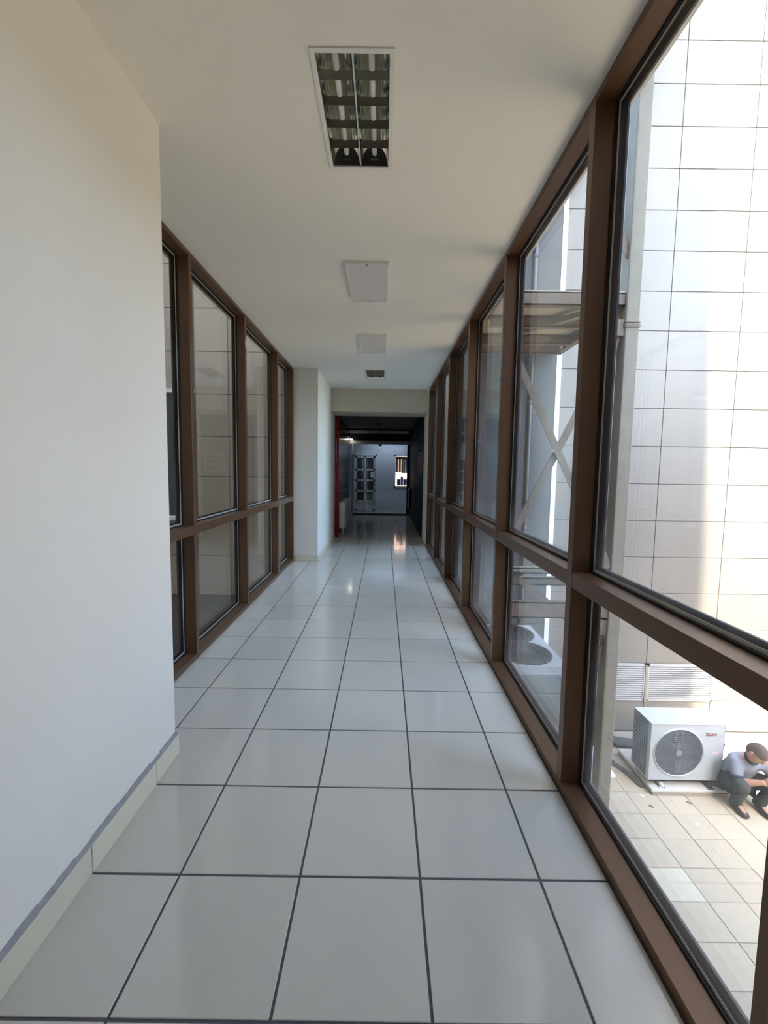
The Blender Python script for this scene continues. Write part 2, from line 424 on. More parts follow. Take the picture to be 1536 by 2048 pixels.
# partition with its glass door
pt = struct(empty('door_1', (.6, 13.4, 0)), 'frameless glass partition closing the dark hall', 'partition')
box('head_rail', -.40, 1.60, 13.38, 13.42, 2.345, 2.46, 'spacer', pt, .003)
box('post', -.325, -.285, 13.38, 13.42, 0, 2.345, 'upvc', pt, .003)
box('post', 1.505, 1.60, 13.36, 13.44, 0, 2.345, 'hall', pt, .003)
box('pane', -.285, .60, 13.395, 13.405, .02, 2.345, 'far_glass', pt)
box('pane', .604, 1.505, 13.395, 13.405, .02, 2.345, 'far_glass', pt)
box('pane', -.40, -.325, 13.395, 13.405, 0, 2.345, 'far_glass', pt)
box('patch_fitting', .55, .66, 13.385, 13.415, 2.29, 2.345, 'black', pt, .003)
box('bottom_rail', -.285, 1.505, 13.385, 13.415, 0, .05, 'hall', pt, .003)
# lit room behind the partition
def far_wall():
    mb = MB(); wx0, wx1, wz0, wz1 = 1.11, 1.95, .88, 2.25
    mb.box(-1.2, wx0, 14.6, 14.75, 0, 2.75); mb.box(wx1, 2.3, 14.6, 14.75, 0, 2.75)
    mb.box(wx0, wx1, 14.6, 14.75, 0, wz0); mb.box(wx0, wx1, 14.6, 14.75, wz1, 2.75)
    return mb.build('wall_far', 'far')
struct(far_wall(), 'cool white wall with a door and window behind the partition', 'wall')
struct(box('wall_far_left', -1.3, -1.2, 13.45, 14.75, 0, 2.75, 'far'))
struct(box('wall_far_right', 2.3, 2.4, 13.45, 14.75, 0, 2.75, 'far'))
struct(box('ceiling_far', -1.3, 2.4, 13.5, 14.75, 2.75, 2.85, 'far'))
struct(box('floor_far', -1.3, 2.4, 13.45, 14.75, -.2, .001, 'tile'))
# white glazed door: two columns of lights, solid foot
d2 = struct(empty('door_2', (.07, 14.6, 0)), 'white door with ten small dark panes behind the partition', 'door')
DX0, DX1, DZ = -.29, .43, 2.0
mb = MB(); mb.box(DX0 - .05, DX0, 14.53, 14.6, 0, DZ + .05); mb.box(DX1, DX1 + .05, 14.53, 14.6, 0, DZ + .05); mb.box(DX0 - .05, DX1 + .05, 14.53, 14.6, DZ, DZ + .05)
mb.build('door_frame', 'upvc', d2)
leaf = MB()
zz = [.05, .36, .74, 1.12, 1.50, 1.95]
leaf.box(DX0, DX0 + .06, 14.55, 14.59, .02, DZ); leaf.box(DX1 - .07, DX1, 14.55, 14.59, .02, DZ); leaf.box(.03, .09, 14.55, 14.59, .02, DZ)
for z in zz: leaf.box(DX0, DX1, 14.55, 14.59, z - .035, z + .035)
lf = leaf.build('door_leaf', 'upvc', d2)
for k in range(5):
    for xa, xb in ((DX0 + .06, .03), (.09, DX1 - .07)):
        box('pane', xa, xb, 14.568, 14.576, zz[k] + .035, zz[k + 1] - .035, 'upvc' if k == 0 else 'door_glass', lf)
box('door_handle', DX1 - .055, DX1 - .03, 14.50, 14.55, .92, 1.14, 'black', d2, .004)
thing(box('door_notice', .26, .36, 14.545, 14.549, 1.22, 1.42, 'paper'), 'white paper notice taped on the paned door', 'notice')
# window with coloured blind
w3 = struct(empty('window_3', (1.5, 14.6, .88)), 'white window with colourful vertical blind in the far wall', 'window')
mb = MB(); mb.box(1.11, 1.16, 14.57, 14.66, .88, 2.05); mb.box(1.90, 1.95, 14.57, 14.66, .88, 2.05); mb.box(1.11, 1.95, 14.57, 14.66, .88, .94); mb.box(1.11, 1.95, 14.57, 14.66, 1.99, 2.06)
mb.build('window_frame', 'upvc', w3)
box('shutter_box', 1.11, 1.95, 14.56, 14.72, 2.06, 2.26, 'far', w3, .004)
box('pane', 1.16, 1.90, 14.63, 14.64, .94, 1.99, 'far_glass', w3)
bd = empty('vertical_blind', (1.5, 14.69, 1.99)); thing(bd, 'vertical blind of purple, yellow, orange, green and blue strips in far window', 'blind')
bw = [('navy2', .085), ('yellow', .025), ('orange', .085), ('yellow', .025), ('green', .08), ('blackish', .06), ('blue', .08), ('orange', .07), ('green', .08), ('navy2', .1)]
x = 1.165
for k, (c, w_) in enumerate(bw):
    zb = 1.44 if k < 4 else 1.40
    box('slat', x, x + w_ - .004, 14.68, 14.686, zb, 1.98, c, bd); x += w_
x = 1.22
for c, w_ in (('blackish', .13), ('blue', .10), ('navy2', .10), ('blackish', .1), ('blue', .2)):
    box('slat', x, x + w_ - .004, 14.70, 14.706, .95, 1.18 if c != 'blue' else 1.27, c, bd); x += w_
box('head_rail', 1.16, 1.90, 14.67, 14.71, 1.90, 1.985, 'blackish', bd)
struct(box('wall_beyond_window', -1, 5, 17.6, 17.8, -1, 3.2, 'brick_far'), 'pink rendered wall outside the far window', 'wall')
# added unseen fill panel, standing in for cool daylight in the far room
fl = empty('added_fill_panel', (.9, 14.0, 2.74)); thing(fl, 'added unseen panel giving cool fill light behind the glass partition', 'ceiling light')
box('lamp_body', .3, 1.5, 13.85, 14.15, 2.715, 2.75, 'lamp_white', fl, .004)
box('diffuser', .32, 1.48, 13.87, 14.13, 2.708, 2.716, 'fill_glow', fl)
ld = bpy.data.lights.new('far_room_fill', 'AREA'); ld.shape = 'RECTANGLE'; ld.size = 1.15; ld.size_y = .25; ld.energy = 7.5; ld.color = (.74, .85, 1.0)
lo = bpy.data.objects.new('far_room_fill', ld); COL.objects.link(lo); lo.location = (.9, 14.0, 2.70)
# wall lamp at the partition corner
wl = empty('wall_lamp', (-.36, 13.2, 2.45)); thing(wl, 'small lit lamp on a pale bracket at the top corner of the glass partition', 'lamp')
mb = MB(); mb.ring((-.335, 13.2, 2.50), .028, .008, 'z', 16, 6); mb.tube([(-.335, 13.2, 2.50), (-.335, 13.2, 2.53)], .03, 12)
mb.build('lamp_rim', 'lamp_white', wl)
bm = bmesh.new(); bmesh.ops.create_uvsphere(bm, u_segments=14, v_segments=8, radius=.034)
mb = MB(); mb.add_bm(bm, Matrix.Translation((-.335, 13.2, 2.49)) @ Matrix.Diagonal((1.3, 1, .7, 1)), True); mb.build('bulb', 'lamp_on', wl)
mb = MB(); mb.box(-.40, -.395, 13.1, 13.16, 2.30, 2.52); mb.box(-.40, -.34, 12.2, 13.16, 2.505, 2.52); mb.build('bracket', 'cream', wl)
# fire pipe
fp = empty('fire_pipe', (-.29, 8.46, 0)); thing(fp, 'red fire-water riser pipe with a valve at the hall entrance', 'pipe')
mb = MB(); mb.tube([(-.275, 8.46, 0), (-.275, 8.46, 2.85)], .026, 14); mb.build('riser', 'red', fp)
mb = MB(); mb.tube([(-.332, 8.46, .02), (-.332, 8.46, 2.85)], .014, 10); mb.build('side_pipe', 'red', fp)
mb = MB(); mb.tube([(-.345, 8.45, 2.42), (-.335, 8.45, 2.47), (-.335, 8.45, 2.55), (-.345, 8.45, 2.60)], [.02, .04, .04, .02], 12)
mb.tube([(-.335, 8.45, 2.51), (-.335, 8.37, 2.51)], .012, 8); mb.ring((-.335, 8.37, 2.51), .035, .006, 'y', 18, 5); mb.build('valve', 'red', fp)
for z in (.04, 1.0, 1.62, 2.3):
    mb = MB(); mb.tube([(-.275, 8.46, z - .02), (-.275, 8.46, z + .02)], .038, 14); mb.build('coupling', 'red', fp)
mb = MB(); mb.box(-.36, -.24, 8.485, 8.50, 1.33, 1.36); mb.build('clip', 'cream', fp)
# radiator beside it
rd = empty('radiator', (-.2, 9.0, 0)); thing(rd, 'cream panel radiator on the floor side of the hall behind the red pipe', 'radiator')
box('panel', -.155, -.125, 8.62, 10.1, .18, .76, 'cream', rd, .008); box('back_panel', -.255, -.225, 8.62, 10.1, .18, .76, 'cream', rd, .008)
box('top_grille', -.25, -.13, 8.62, 10.1, .755, .775, 'cream', rd, .004)
box('end_cover', -.25, -.13, 8.605, 8.625, .18, .765, 'cream', rd, .004)
for y in (8.9, 9.9): box('foot', -.21, -.17, y, y + .04, 0, .2, 'cream', rd)
# dark radiator of the far room
rr = empty('radiator', (1.55, 12.9, 0)); thing(rr, 'dark slim radiator against the black wall next to the partition', 'radiator')
box('panel', 1.545, 1.575, 12.3, 13.2, .26, .92, 'hall', rr, .006)
for k in range(9): box('rib', 1.53, 1.546, 12.32 + k * .1, 12.38 + k * .1, .29, .89, 'hall', rr, .004)
for y in (12.4, 13.05): box('bracket', 1.56, 1.592, y, y + .03, .3, .85, 'hall_r', rr)
# notice board
nb = empty('notice_board', (1.6, 9.0, 1.42)); thing(nb, 'framed red and white notice on the black hall wall', 'sign')
box('board', 1.572, 1.594, 8.55, 9.72, 1.42, 1.93, 'board', nb, .004)
for z0, z1 in ((1.46, 1.56), (1.60, 1.69), (1.73, 1.79)): box('red_field', 1.566, 1.573, 8.62, 9.4, z0, z1, 'red_ink', nb)
box('dark_field', 1.566, 1.573, 8.62, 9.3, 1.83, 1.87, 'dark_ink', nb)
# smoke detector on hall ceiling
sm = empty('smoke_detector', (.58, 11.6, 2.85)); thing(sm, 'small round smoke detector on the dim hall ceiling', 'smoke detector')
mb = MB(); mb.tube([(.58, 11.6, 2.85), (.58, 11.6, 2.825)], .06, 18); mb.build('base', 'hall_r', sm)
mb = MB(); mb.tube([(.58, 11.6, 2.825), (.58, 11.6, 2.80), (.58, 11.6, 2.795)], [.048, .04, .02], 18); mb.build('sensor', 'hall_r', sm)

# ------------------------------------------------------------------ corridor lamps
def troffer(x0, x1, y0, y1, label):
    t = empty('louvre_light', ((x0 + x1) / 2, (y0 + y1) / 2, ZC)); thing(t, label, 'ceiling light', 'recessed louvre lights in the corridor ceiling')
    fw = .015
    mb = MB(); z0, z1 = ZC - .006, ZC + .001
    mb.box(x0 - .004, x1 + .004, y0 - .004, y0 + fw, z0, z1); mb.box(x0 - .004, x1 + .004, y1 - fw, y1 + .004, z0, z1)
    mb.box(x0 - .004, x0 + fw, y0 + fw, y1 - fw, z0, z1); mb.box(x1 - fw, x1 + .004, y0 + fw, y1 - fw, z0, z1); mb.build('frame', 'lamp_white', t)
    a0, a1, b0, b1 = x0 + fw, x1 - fw, y0 + fw, y1 - fw
    H = .095
    mb = MB(); mb.box(a0 - .012, a1 + .012, b0 - .012, b1 + .012, ZC + H, ZC + H + .004)
    mb.box(a0 - .012, a0 - .008, b0 - .01, b1 + .01, ZC, ZC + H); mb.box(a1 + .008, a1 + .012, b0 - .01, b1 + .01, ZC, ZC + H)
    mb.box(a0 - .01, a1 + .01, b0 - .012, b0 - .008, ZC, ZC + H); mb.box(a0 - .01, a1 + .01, b1 + .008, b1 + .012, ZC, ZC + H)
    mb.build('housing', 'lamp_white', t)
    xm = (a0 + a1) / 2; w = (a1 - a0) / 2
    for q in range(2):                                # two troughs
        c0 = a0 + q * w; c1 = c0 + w; cx = (c0 + c1) / 2
        mb = MB(); prof = []
        for k in range(13):
            u = -1 + 2 * k / 12; prof.append((cx + u * (w / 2 - .002), ZC + .002 + .072 * (1 - u * u) ** .6))
        for (p, q2) in zip(prof[:-1], prof[1:]): mb.face([(p[0], b0, p[1]), (q2[0], b0, q2[1]), (q2[0], b1, q2[1]), (p[0], b1, p[1])], True)
        mb.build('reflector', 'mirror', t)
        tb = MB(); tb.tube([(cx, b0 + .012, ZC + .042), (cx, b1 - .012, ZC + .042)], .0125, 14); tb.build('tube', 'tube', t)
        for yy_ in (b0 + .006, b1 - .030):
            mb = MB(); mb.box(cx - .02, cx + .02, yy_, yy_ + .024, ZC + .020, ZC + .07); mb.build('lampholder', 'black', t)
        # slanted end plate
        for ye, sg in ((b0, 1), (b1, -1)):
            mb = MB(); mb.face([(c0, ye, ZC + .002), (c1, ye, ZC + .002), (c1 - .03, ye + sg * .05, ZC + .072), (c0 + .03, ye + sg * .05, ZC + .072)])
            mb.build('end_reflector', 'mirror', t)
        for k in range(1, 5):                         # V shaped cross blades
            yc = b0 + (b1 - b0) * k / 5; mb = MB()
            mb.face([(c0 + .003, yc, ZC + .002), (c1 - .003, yc, ZC + .002), (c1 - .003, yc - .010, ZC + .034), (c0 + .003, yc - .010, ZC + .034)])
            mb.face([(c0 + .003, yc, ZC + .002), (c1 - .003, yc, ZC + .002), (c1 - .003, yc + .010, ZC + .034), (c0 + .003, yc + .010, ZC + .034)])
            mb.face([(c0 + .003, yc - .010, ZC + .034), (c1 - .003, yc - .010, ZC + .034), (c1 - .003, yc + .010, ZC + .034), (c0 + .003, yc + .010, ZC + .034)])
            mb.build('blade', 'blade', t)
    mb = MB(); mb.box(xm - .003, xm + .003, b0, b1, ZC + .001, ZC + .045); mb.build('divider', 'mirror', t)
    return t
troffer(*L1, 'large louvred twin-tube lamp in the ceiling just overhead')
troffer(*L4, 'small louvred lamp in the ceiling close to the beam')
def plate_lamp(x0, x1, y0, y1, label):
    t = empty('panel_light', ((x0 + x1) / 2, (y0 + y1) / 2, ZC)); thing(t, label, 'ceiling light', 'closed panel lights on the corridor ceiling')
    box('lamp_body', x0, x1, y0, y1, ZC - .022, ZC, 'lamp_white', t, .004)
    f = MB(); fw = .018; z0, z1 = ZC - .030, ZC - .021
    f.box(x0 + .002, x1 - .002, y0 + .002, y0 + fw, z0, z1); f.box(x0 + .002, x1 - .002, y1 - fw, y1 - .002, z0, z1)
    f.box(x0 + .002, x0 + fw, y0 + fw, y1 - fw, z0, z1); f.box(x1 - fw, x1 - .002, y0 + fw, y1 - fw, z0, z1); f.build('frame', 'lamp_white', t)
    box('diffuser', x0 + fw, x1 - fw, y0 + fw, y1 - fw, ZC - .027, ZC - .0215, 'diffuser', t)
    for yq in (y0 + .010, y1 - .010):
        mb = MB(); xm = (x0 + x1) / 2; mb.tube([(xm, yq, z0 - .003), (xm, yq, z0 + .002)], .006, 10); mb.build('screw', 'black', t)
plate_lamp(.418, .757, 2.395, 3.142, 'closed white panel lamp between two others, second along the corridor ceiling')
plate_lamp(.400, .751, 4.195, 4.965, 'closed greyish panel lamp third along the corridor ceiling')
# tape on a window post
tp = empty('tape_scrap', (XL + .001, 3.59, 2.80)); thing(tp, 'torn scrap of pale tape stuck high on a brown window post', 'tape')
mb = MB(); mb.box(XL - .0005, XL + .0015, 3.570, 3.585, 2.80, 2.86, Matrix.Translation((0, 0, 0))); mb.box(XL, XL + .002, 3.578, 3.600, 2.785, 2.825); mb.build('tape', 'paper', tp)

# ------------------------------------------------------------------ corridor behind the camera
struct(box('wall_rear', -.86, 1.95, -4.4, -4.2, 0, ZC, 'hall_c'))  # unseen end wall, coloured dark to cut bounce near the camera
struct(box('wall_rear_side', 1.60, 1.95, -4.2, -.217, 0, ZC, 'hall_c'))  # unseen solid wall, coloured dark so the near floor stays dimmer
struct(box('trim_3', -.86, 1.80, -4.2, 8.4, -.45, -.22, 'kerb'))

# ------------------------------------------------------------------ terrace
tf = struct(box('floor_terrace', 1.70, 22, -3.0, YF + .1, ZG - .3, ZG - .006, 'pave_grout'), 'beige square paving slabs of the terrace', 'floor')
TX, TY = .3225, .3155
tx0, ty0 = 3.535 - 3 * TX, 2.298 - 4 * TY
for i in range(14):
    for j in range(12):
        xa, ya = tx0 + i * TX, ty0 + j * TY
        if ya + TY > YF + .02: continue
        w_ = TX - .006; d_ = TY - .006
        pale = (i == 2 and j == 4)
        piece('paving_slab', w_, d_, .03, 'pave2' if pale else 'pave', tf, (xa + TX / 2, ya + TY / 2, ZG + random.uniform(-.002, .0015)), b=.002)
# the terrace beyond what the window shows: the same paving, joined
def joined_paving():
    mb = MB()
    for i in range(-2, 56):
        for j in range(-9, 12):
            if 0 <= i < 14 and 0 <= j < 12: continue
            xa, ya = tx0 + i * TX, ty0 + j * TY
            if ya + TY > YF + .02 or xa < 1.75: continue
            mb.box(xa + .003, xa + TX - .003, ya + .003, ya + TY - .003, ZG - .03, ZG)
    o = mb.build('paving', 'pave', tf); o['kind'] = 'stuff'; return o
joined_paving()

# ------------------------------------------------------------------ cladding opposite
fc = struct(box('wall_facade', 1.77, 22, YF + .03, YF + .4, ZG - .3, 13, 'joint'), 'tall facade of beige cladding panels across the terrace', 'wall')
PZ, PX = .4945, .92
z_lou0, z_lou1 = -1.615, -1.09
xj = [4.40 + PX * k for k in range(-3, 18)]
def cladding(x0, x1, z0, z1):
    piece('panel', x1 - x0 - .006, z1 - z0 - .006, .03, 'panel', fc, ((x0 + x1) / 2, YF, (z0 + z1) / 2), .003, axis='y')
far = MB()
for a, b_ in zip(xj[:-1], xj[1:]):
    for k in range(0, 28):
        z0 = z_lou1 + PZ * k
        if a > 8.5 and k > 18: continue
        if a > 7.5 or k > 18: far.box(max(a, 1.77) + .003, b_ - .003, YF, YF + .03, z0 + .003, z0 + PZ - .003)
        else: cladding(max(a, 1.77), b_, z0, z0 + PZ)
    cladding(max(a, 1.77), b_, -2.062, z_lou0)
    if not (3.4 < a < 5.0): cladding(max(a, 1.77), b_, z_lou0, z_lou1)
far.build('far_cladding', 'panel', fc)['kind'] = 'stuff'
mb = MB(); mb.box(8.6, 22, YF, YF + .03, z_lou1 + 19 * PZ, 13); mb.build('upper_cladding', 'panel', fc)
# two louvre grilles
for (a, b_, lab) in ((3.48, 4.385, 'grey louvre grille low on the facade, crossed by the steel post'), (4.42, 5.33, 'grey louvre grille low on the facade behind the outdoor unit')):
    lv = empty('louvre_grille', ((a + b_) / 2, YF, z_lou0)); thing(lv, lab, 'vent', 'louvre grilles on the facade')
    fr = MB(); fr.box(a, b_, YF - .02, YF + .03, z_lou1 - .035, z_lou1); fr.box(a, b_, YF - .02, YF + .03, z_lou0, z_lou0 + .025); fr.box(a, a + .02, YF - .02, YF + .03, z_lou0, z_lou1); fr.box(b_ - .02, b_, YF - .02, YF + .03, z_lou0, z_lou1)
    fr.build('frame', 'louvre', lv)
    box('backing', a, b_, YF + .006, YF + .03, z_lou0, z_lou1, 'black', lv)
    for k in range(15):
        z = z_lou0 + .032 + k * .0305
        mb = MB(); P0 = [(YF - .016, z), (YF - .016, z + .012), (YF + .004, z + .017), (YF + .004, z + .005)]
        for (p, q) in zip(P0, P0[1:] + P0[:1]): mb.face([(a + .02, p[0], p[1]), (b_ - .02, p[0], p[1]), (b_ - .02, q[0], q[1]), (a + .02, q[0], q[1])])
        mb.build('slat', 'louvre', lv)
struct(box('trim_4', 4.385, 4.42, YF - .03, YF + .03, z_lou0 - .01, z_lou1 - .03, 'steel'), 'pale upright between the two louvre grilles', 'trim')
# grey shaft with white corner
struct(box('wall_shaft', 1.77, 2.925, YF - .12, YF, ZG, 13, 'shaft'), 'dark grey smooth panelled section of the facade beyond the steel frame', 'wall')
struct(box('trim_5', 2.925, 2.985, YF - .125, YF, ZG, 13, 'white_trim'), 'bright white vertical corner strip edging the grey facade section', 'trim')
dp = empty('drainpipe', (2.60, YF - .147, ZG)); thing(dp, 'thin pale drainpipe running down the grey facade section', 'pipe')
mb = MB(); mb.tube([(2.60, YF - .147, ZG), (2.60, YF - .147, 6.5)], .020, 12); mb.build('pipe', 'pipe_grey', dp)
for z in (-1.0, .8, 2.4, 4.2):
    mb = MB(); mb.tube([(2.60, YF - .147, z - .02), (2.60, YF - .147, z + .02)], .024, 12); mb.build('bracket', 'pipe_grey', dp)

# ------------------------------------------------------------------ steel frame with platform
sf = empty('steel_frame', (2.9, 2.85, ZG)); thing(sf, 'rust-stained cream steel frame with cross bracing and a high platform outside', 'steel frame')
def post(x0, x1, y0, y1, z0, z1):
    return box('post', x0, x1, y0, y1, z0, z1, 'steel', sf, .006)
post(2.845, 2.965, 2.85, 2.985, ZG, 5.6)
post(1.79, 1.87, 2.86, 2.97, ZG, 5.6)
mb = MB(); mb.bbox(2.836, 2.974, 2.841, 2.994, 2.80, 2.83, .004); mb.bbox(2.838, 2.972, 2.843, 2.992, 2.84, 2.852, .003); mb.build('weld_collar', 'rust', sf)
def channel(name, x0, x1, y0, y1, z0, z1, mt):
    mb = MB()
    if x1 - x0 > y1 - y0:
        mb.box(x0, x1, y0 + .0, y0 + .012, z0, z1); mb.box(x0, x1, y0, y1, z0, z0 + .012); mb.box(x0, x1, y0, y1, z1 - .012, z1)
    else:
        mb.box(x1 - .012, x1, y0, y1, z0, z1); mb.box(x0, x1, y0, y1, z0, z0 + .012); mb.box(x0, x1, y0, y1, z1 - .012, z1)
    return mb.build(name, mt, sf)
channel('beam', 1.87, 2.845, 2.87, 2.95, 2.987, 3.10, 'rust')
channel('beam', 2.86, 2.93, 2.985, 4.40, 2.985, 3.10, 'rust')
channel('beam', 1.80, 2.86, 3.46, 3.53, 2.99, 3.09, 'rust')
channel('beam', 1.80, 2.86, 4.05, 4.12, 2.99, 3.09, 'rust')
channel('beam', 1.80, 2.93, 4.43, 4.50, 2.985, 3.10, 'rust')
box('deck_plate', 1.79, 2.95, 2.87, 4.51, 3.10, 3.112, 'deck', sf)
mb = MB(); mb.bar((2.80, 3.0, 3.04), (1.84, 4.35, 3.04), .07, .05); mb.build('brace', 'steel', sf)
# X bracing and lower beams in the front plane
def brace(p, q, y, w=.062, mt='rust'):
    mb = MB(); mb.bar((p[0], y, p[1]), (q[0], y, q[1]), w, .012, (0, 1, 0)); mb.bar((p[0], y + .022, p[1]), (q[0], y + .022, q[1]), .012, .05, (0, 1, 0)); return mb.build('brace', mt, sf)
brace((1.80, 2.75), (2.86, .60), 2.875)
brace((2.86, 2.84), (1.84, .72), 2.90)
brace((2.86, 3.40), (1.87, 5.45), 2.88)
brace((2.93, .06), (2.28, -1.24), 2.90)
brace((1.84, .66), (2.50, .14), 2.92)
channel('beam', 1.87, 2.845, 2.86, 2.93, .585, .640, 'steel')
channel('beam', 1.87, 2.845, 3.05, 3.12, .425, .50, 'steel')
channel('beam', 1.87, 2.845, 2.86, 2.94, .165, .315, 'rust')
for xx, zc in ((2.82, .62), (2.83, 2.80), (2.82, .08)):
    box('gusset', xx - .05, xx + .03, 2.862, 2.868, zc - .07, zc + .07, 'rust', sf)

# ------------------------------------------------------------------ large outdoor unit with two fans on top
vu = empty('outdoor_unit', (2.2, 3.6, ZG)); thing(vu, 'large grey and white outdoor unit with two black round fan guards on top', 'air conditioner')
VX0, VX1, VY0, VY1, VT = 1.81, 2.577, 3.03, 4.16, -.38
def plate_two_holes():
    mb = MB(); cs = [(2.245, 3.325, .262), (2.245, 3.865, .262)]
    ym = (VY0 + VY1) / 2
    for (cx, cy, r), (ya, yb) in zip(cs, ((VY0, ym), (ym, VY1))):
        angs = sorted([2 * math.pi * k / 40 for k in range(40)] + [math.atan2(yb - cy, VX1 - cx), math.atan2(yb - cy, VX0 - cx), 2 * math.pi + math.atan2(ya - cy, VX0 - cx), 2 * math.pi + math.atan2(ya - cy, VX1 - cx)])
        P = []
        for a in angs:
            c, s_ = math.cos(a), math.sin(a)
            t = min([(VX1 - cx) / c if c > 1e-6 else 1e9, (VX0 - cx) / c if c < -1e-6 else 1e9, (yb - cy) / s_ if s_ > 1e-6 else 1e9, (ya - cy) / s_ if s_ < -1e-6 else 1e9])
            P.append(((cx + c * t, cy + s_ * t, VT), (cx + r * c, cy + r * s_, VT), (cx + r * c, cy + r * s_, VT - .25)))
        for p, q in zip(P, P[1:] + P[:1]):
            mb.face([p[0], q[0], q[1], p[1]]); mb.face([p[1], q[1], q[2], p[2]], True)
    mb.box(VX0 - .004, VX1 + .004, VY0 - .006, VY0, VT - .085, VT); mb.box(VX1, VX1 + .006, VY0, VY1, VT - .085, VT); mb.box(VX0 - .006, VX0, VY0, VY1, VT - .085, VT); mb.box(VX0, VX1, VY1, VY1 + .006, VT - .085, VT)
    return mb.build('top_casing', 'ac_white', vu)
plate_two_holes()
mb = MB(); mb.box(VX0, VX1, VY0, VY0 + .02, -1.62, VT - .085); mb.box(VX1 - .02, VX1, VY0, VY1, -1.62, VT - .085); mb.box(VX0, VX0 + .02, VY0, VY1, -1.62, VT - .085); mb.box(VX0, VX1, VY1 - .02, VY1, -1.62, VT - .085); mb.box(VX0, VX1, VY0, VY1, -1.64, -1.62)
mb.build('cabinet', 'grey_panel', vu)
box('front_panel', VX0 + .01, VX1 - .01, VY0 - .008, VY0, -.66, -.475, 'grey_panel', vu, .003); box('front_panel', VX0 + .01, VX1 - .01, VY0 - .008, VY0, -1.6, -.668, 'grey_panel', vu, .003)
for (cx, cy) in ((2.245, 3.325), (2.245, 3.865)):
    g = MB()
    g.ring((cx, cy, VT + .012), .262, .014, 'z', 44, 6)
    for k, rr_ in enumerate((.06, .085, .11, .135, .16, .185, .21, .23, .248)): g.ring((cx, cy, VT + .03 + .02 * (1 - (rr_ / .25) ** 2)), rr_, .005, 'z', 36, 4)
    for k in range(12):
        a = 2 * math.pi * k / 12; g.tube([(cx + .05 * math.cos(a), cy + .05 * math.sin(a), VT + .05), (cx + .262 * math.cos(a), cy + .262 * math.sin(a), VT + .016)], .0045, 5)
    go = g.build('fan_guard', 'black', vu)
    w_ = MB(); w_.tube([(cx, cy, VT - .16), (cx, cy, VT - .15)], .259, 40)
    for k in range(40):
        q0 = 2 * math.pi * k / 40; q1 = q0 + 2 * math.pi / 40
        w_.face([(cx + .259 * math.cos(q), cy + .259 * math.sin(q), VT + z_) for q, z_ in ((q0, -.002), (q1, -.002), (q1, -.155), (q0, -.155))], True)
    w_.build('fan_well', 'dark', vu)
    h = MB(); h.tube([(cx, cy, VT - .10), (cx, cy, VT + .045)], [.07, .06], 18)
    for k in range(4):
        a0 = 2 * math.pi * k / 4
        pts = []
        for (rr_, da, dz) in ((.06, 0, -.04), (.25, .2, -.06), (.25, 1.35, -.02), (.06, 1.3, .0)): pts.append((cx + rr_ * math.cos(a0 + da), cy + rr_ * math.sin(a0 + da), VT + dz))
        h.face(pts)
    h.build('fan', 'black', vu)
for x_ in (VX0 + .02, VX1 - .10): box('foot', x_, x_ + .08, VY0, VY1, ZG, -1.64, 'steel', vu, .004)

# ------------------------------------------------------------------ small outdoor unit on its plinth
pl = empty('concrete_plinth', (4.2, 3.85, ZG)); thing(pl, 'low stained two-layer concrete plinth carrying the white outdoor unit', 'plinth')
box('lower_slab', 3.812, 4.655, 3.502, 4.22, ZG, ZG + .036, 'concrete', pl, .006)
box('upper_slab', 3.800, 4.648, 3.497, 4.22, ZG + .038, ZG + .072, 'kerb', pl, .006)
ac = empty('outdoor_unit', (4.2, 3.7, ZG + .07)); thing(ac, 'white outdoor air conditioner with one round front fan grille on the plinth', 'air conditioner')
AX0, AX1, AY0, AY1, AZ0, AZ1 = 3.782, 4.605, 3.55, 3.885, -1.940, -1.272
FX, FZ, FR = 4.100, -1.600, .268
def ac_front():
    mb = MB()
    angs = [2 * math.pi * k / 56 for k in range(56)]
    for (xx, zz_) in ((AX1, AZ1), (AX0, AZ1), (AX0, AZ0), (AX1, AZ0)): angs.append(math.atan2(zz_ - FZ, xx - FX) % (2 * math.pi))
    angs.sort(); P = []
    for a in angs:
        c, s_ = math.cos(a), math.sin(a)
        t = min([(AX1 - FX) / c if c > 1e-6 else 1e9, (AX0 - FX) / c if c < -1e-6 else 1e9, (AZ1 - FZ) / s_ if s_ > 1e-6 else 1e9, (AZ0 - FZ) / s_ if s_ < -1e-6 else 1e9])
        P.append(((FX + c * t, AY0, FZ + s_ * t), (FX + (FR + .022) * c, AY0, FZ + (FR + .022) * s_), (FX + (FR + .008) * c, AY0 - .014, FZ + (FR + .008) * s_), (FX + FR * c, AY0 - .006, FZ + FR * s_), (FX + FR * c, AY0 + .09, FZ + FR * s_)))
    for p, q in zip(P, P[1:] + P[:1]):
        for k in range(4): mb.face([p[k], q[k], q[k + 1], p[k + 1]], k > 0)
    return mb.build('front_panel', 'ac_white', ac)
ac_front()
box('top_panel', AX0 - .006, AX1 + .006, AY0 - .008, AY1, AZ1, AZ1 + .012, 'ac_white', ac, .004)
mb = MB(); mb.box(AX1 - .004, AX1, AY0, AY1, AZ0, AZ1); mb.box(AX0, AX1, AY1 - .004, AY1, AZ0, AZ1); mb.box(AX0, AX1, AY0, AY1, AZ0, AZ0 + .012); mb.build('casing', 'ac_white', ac)
mb = MB(); mb.box(AX0 - .002, AX0 + .03, AY0 + .002, AY0 + .05, AZ0, AZ1); mb.build('corner_post', 'ac_green', ac)
mb = MB(); mb.box(AX0 + .012, AX0 + .035, AY0 + .05, AY1, AZ0 + .012, AZ1); mb.build('condenser_coil', 'fin', ac)
g = MB()
for k in range(16): g.box(AX0 - .004, AX0, AY0 + .05, AY1 - .004, AZ0 + .02 + k * .042, AZ0 + .026 + k * .042)
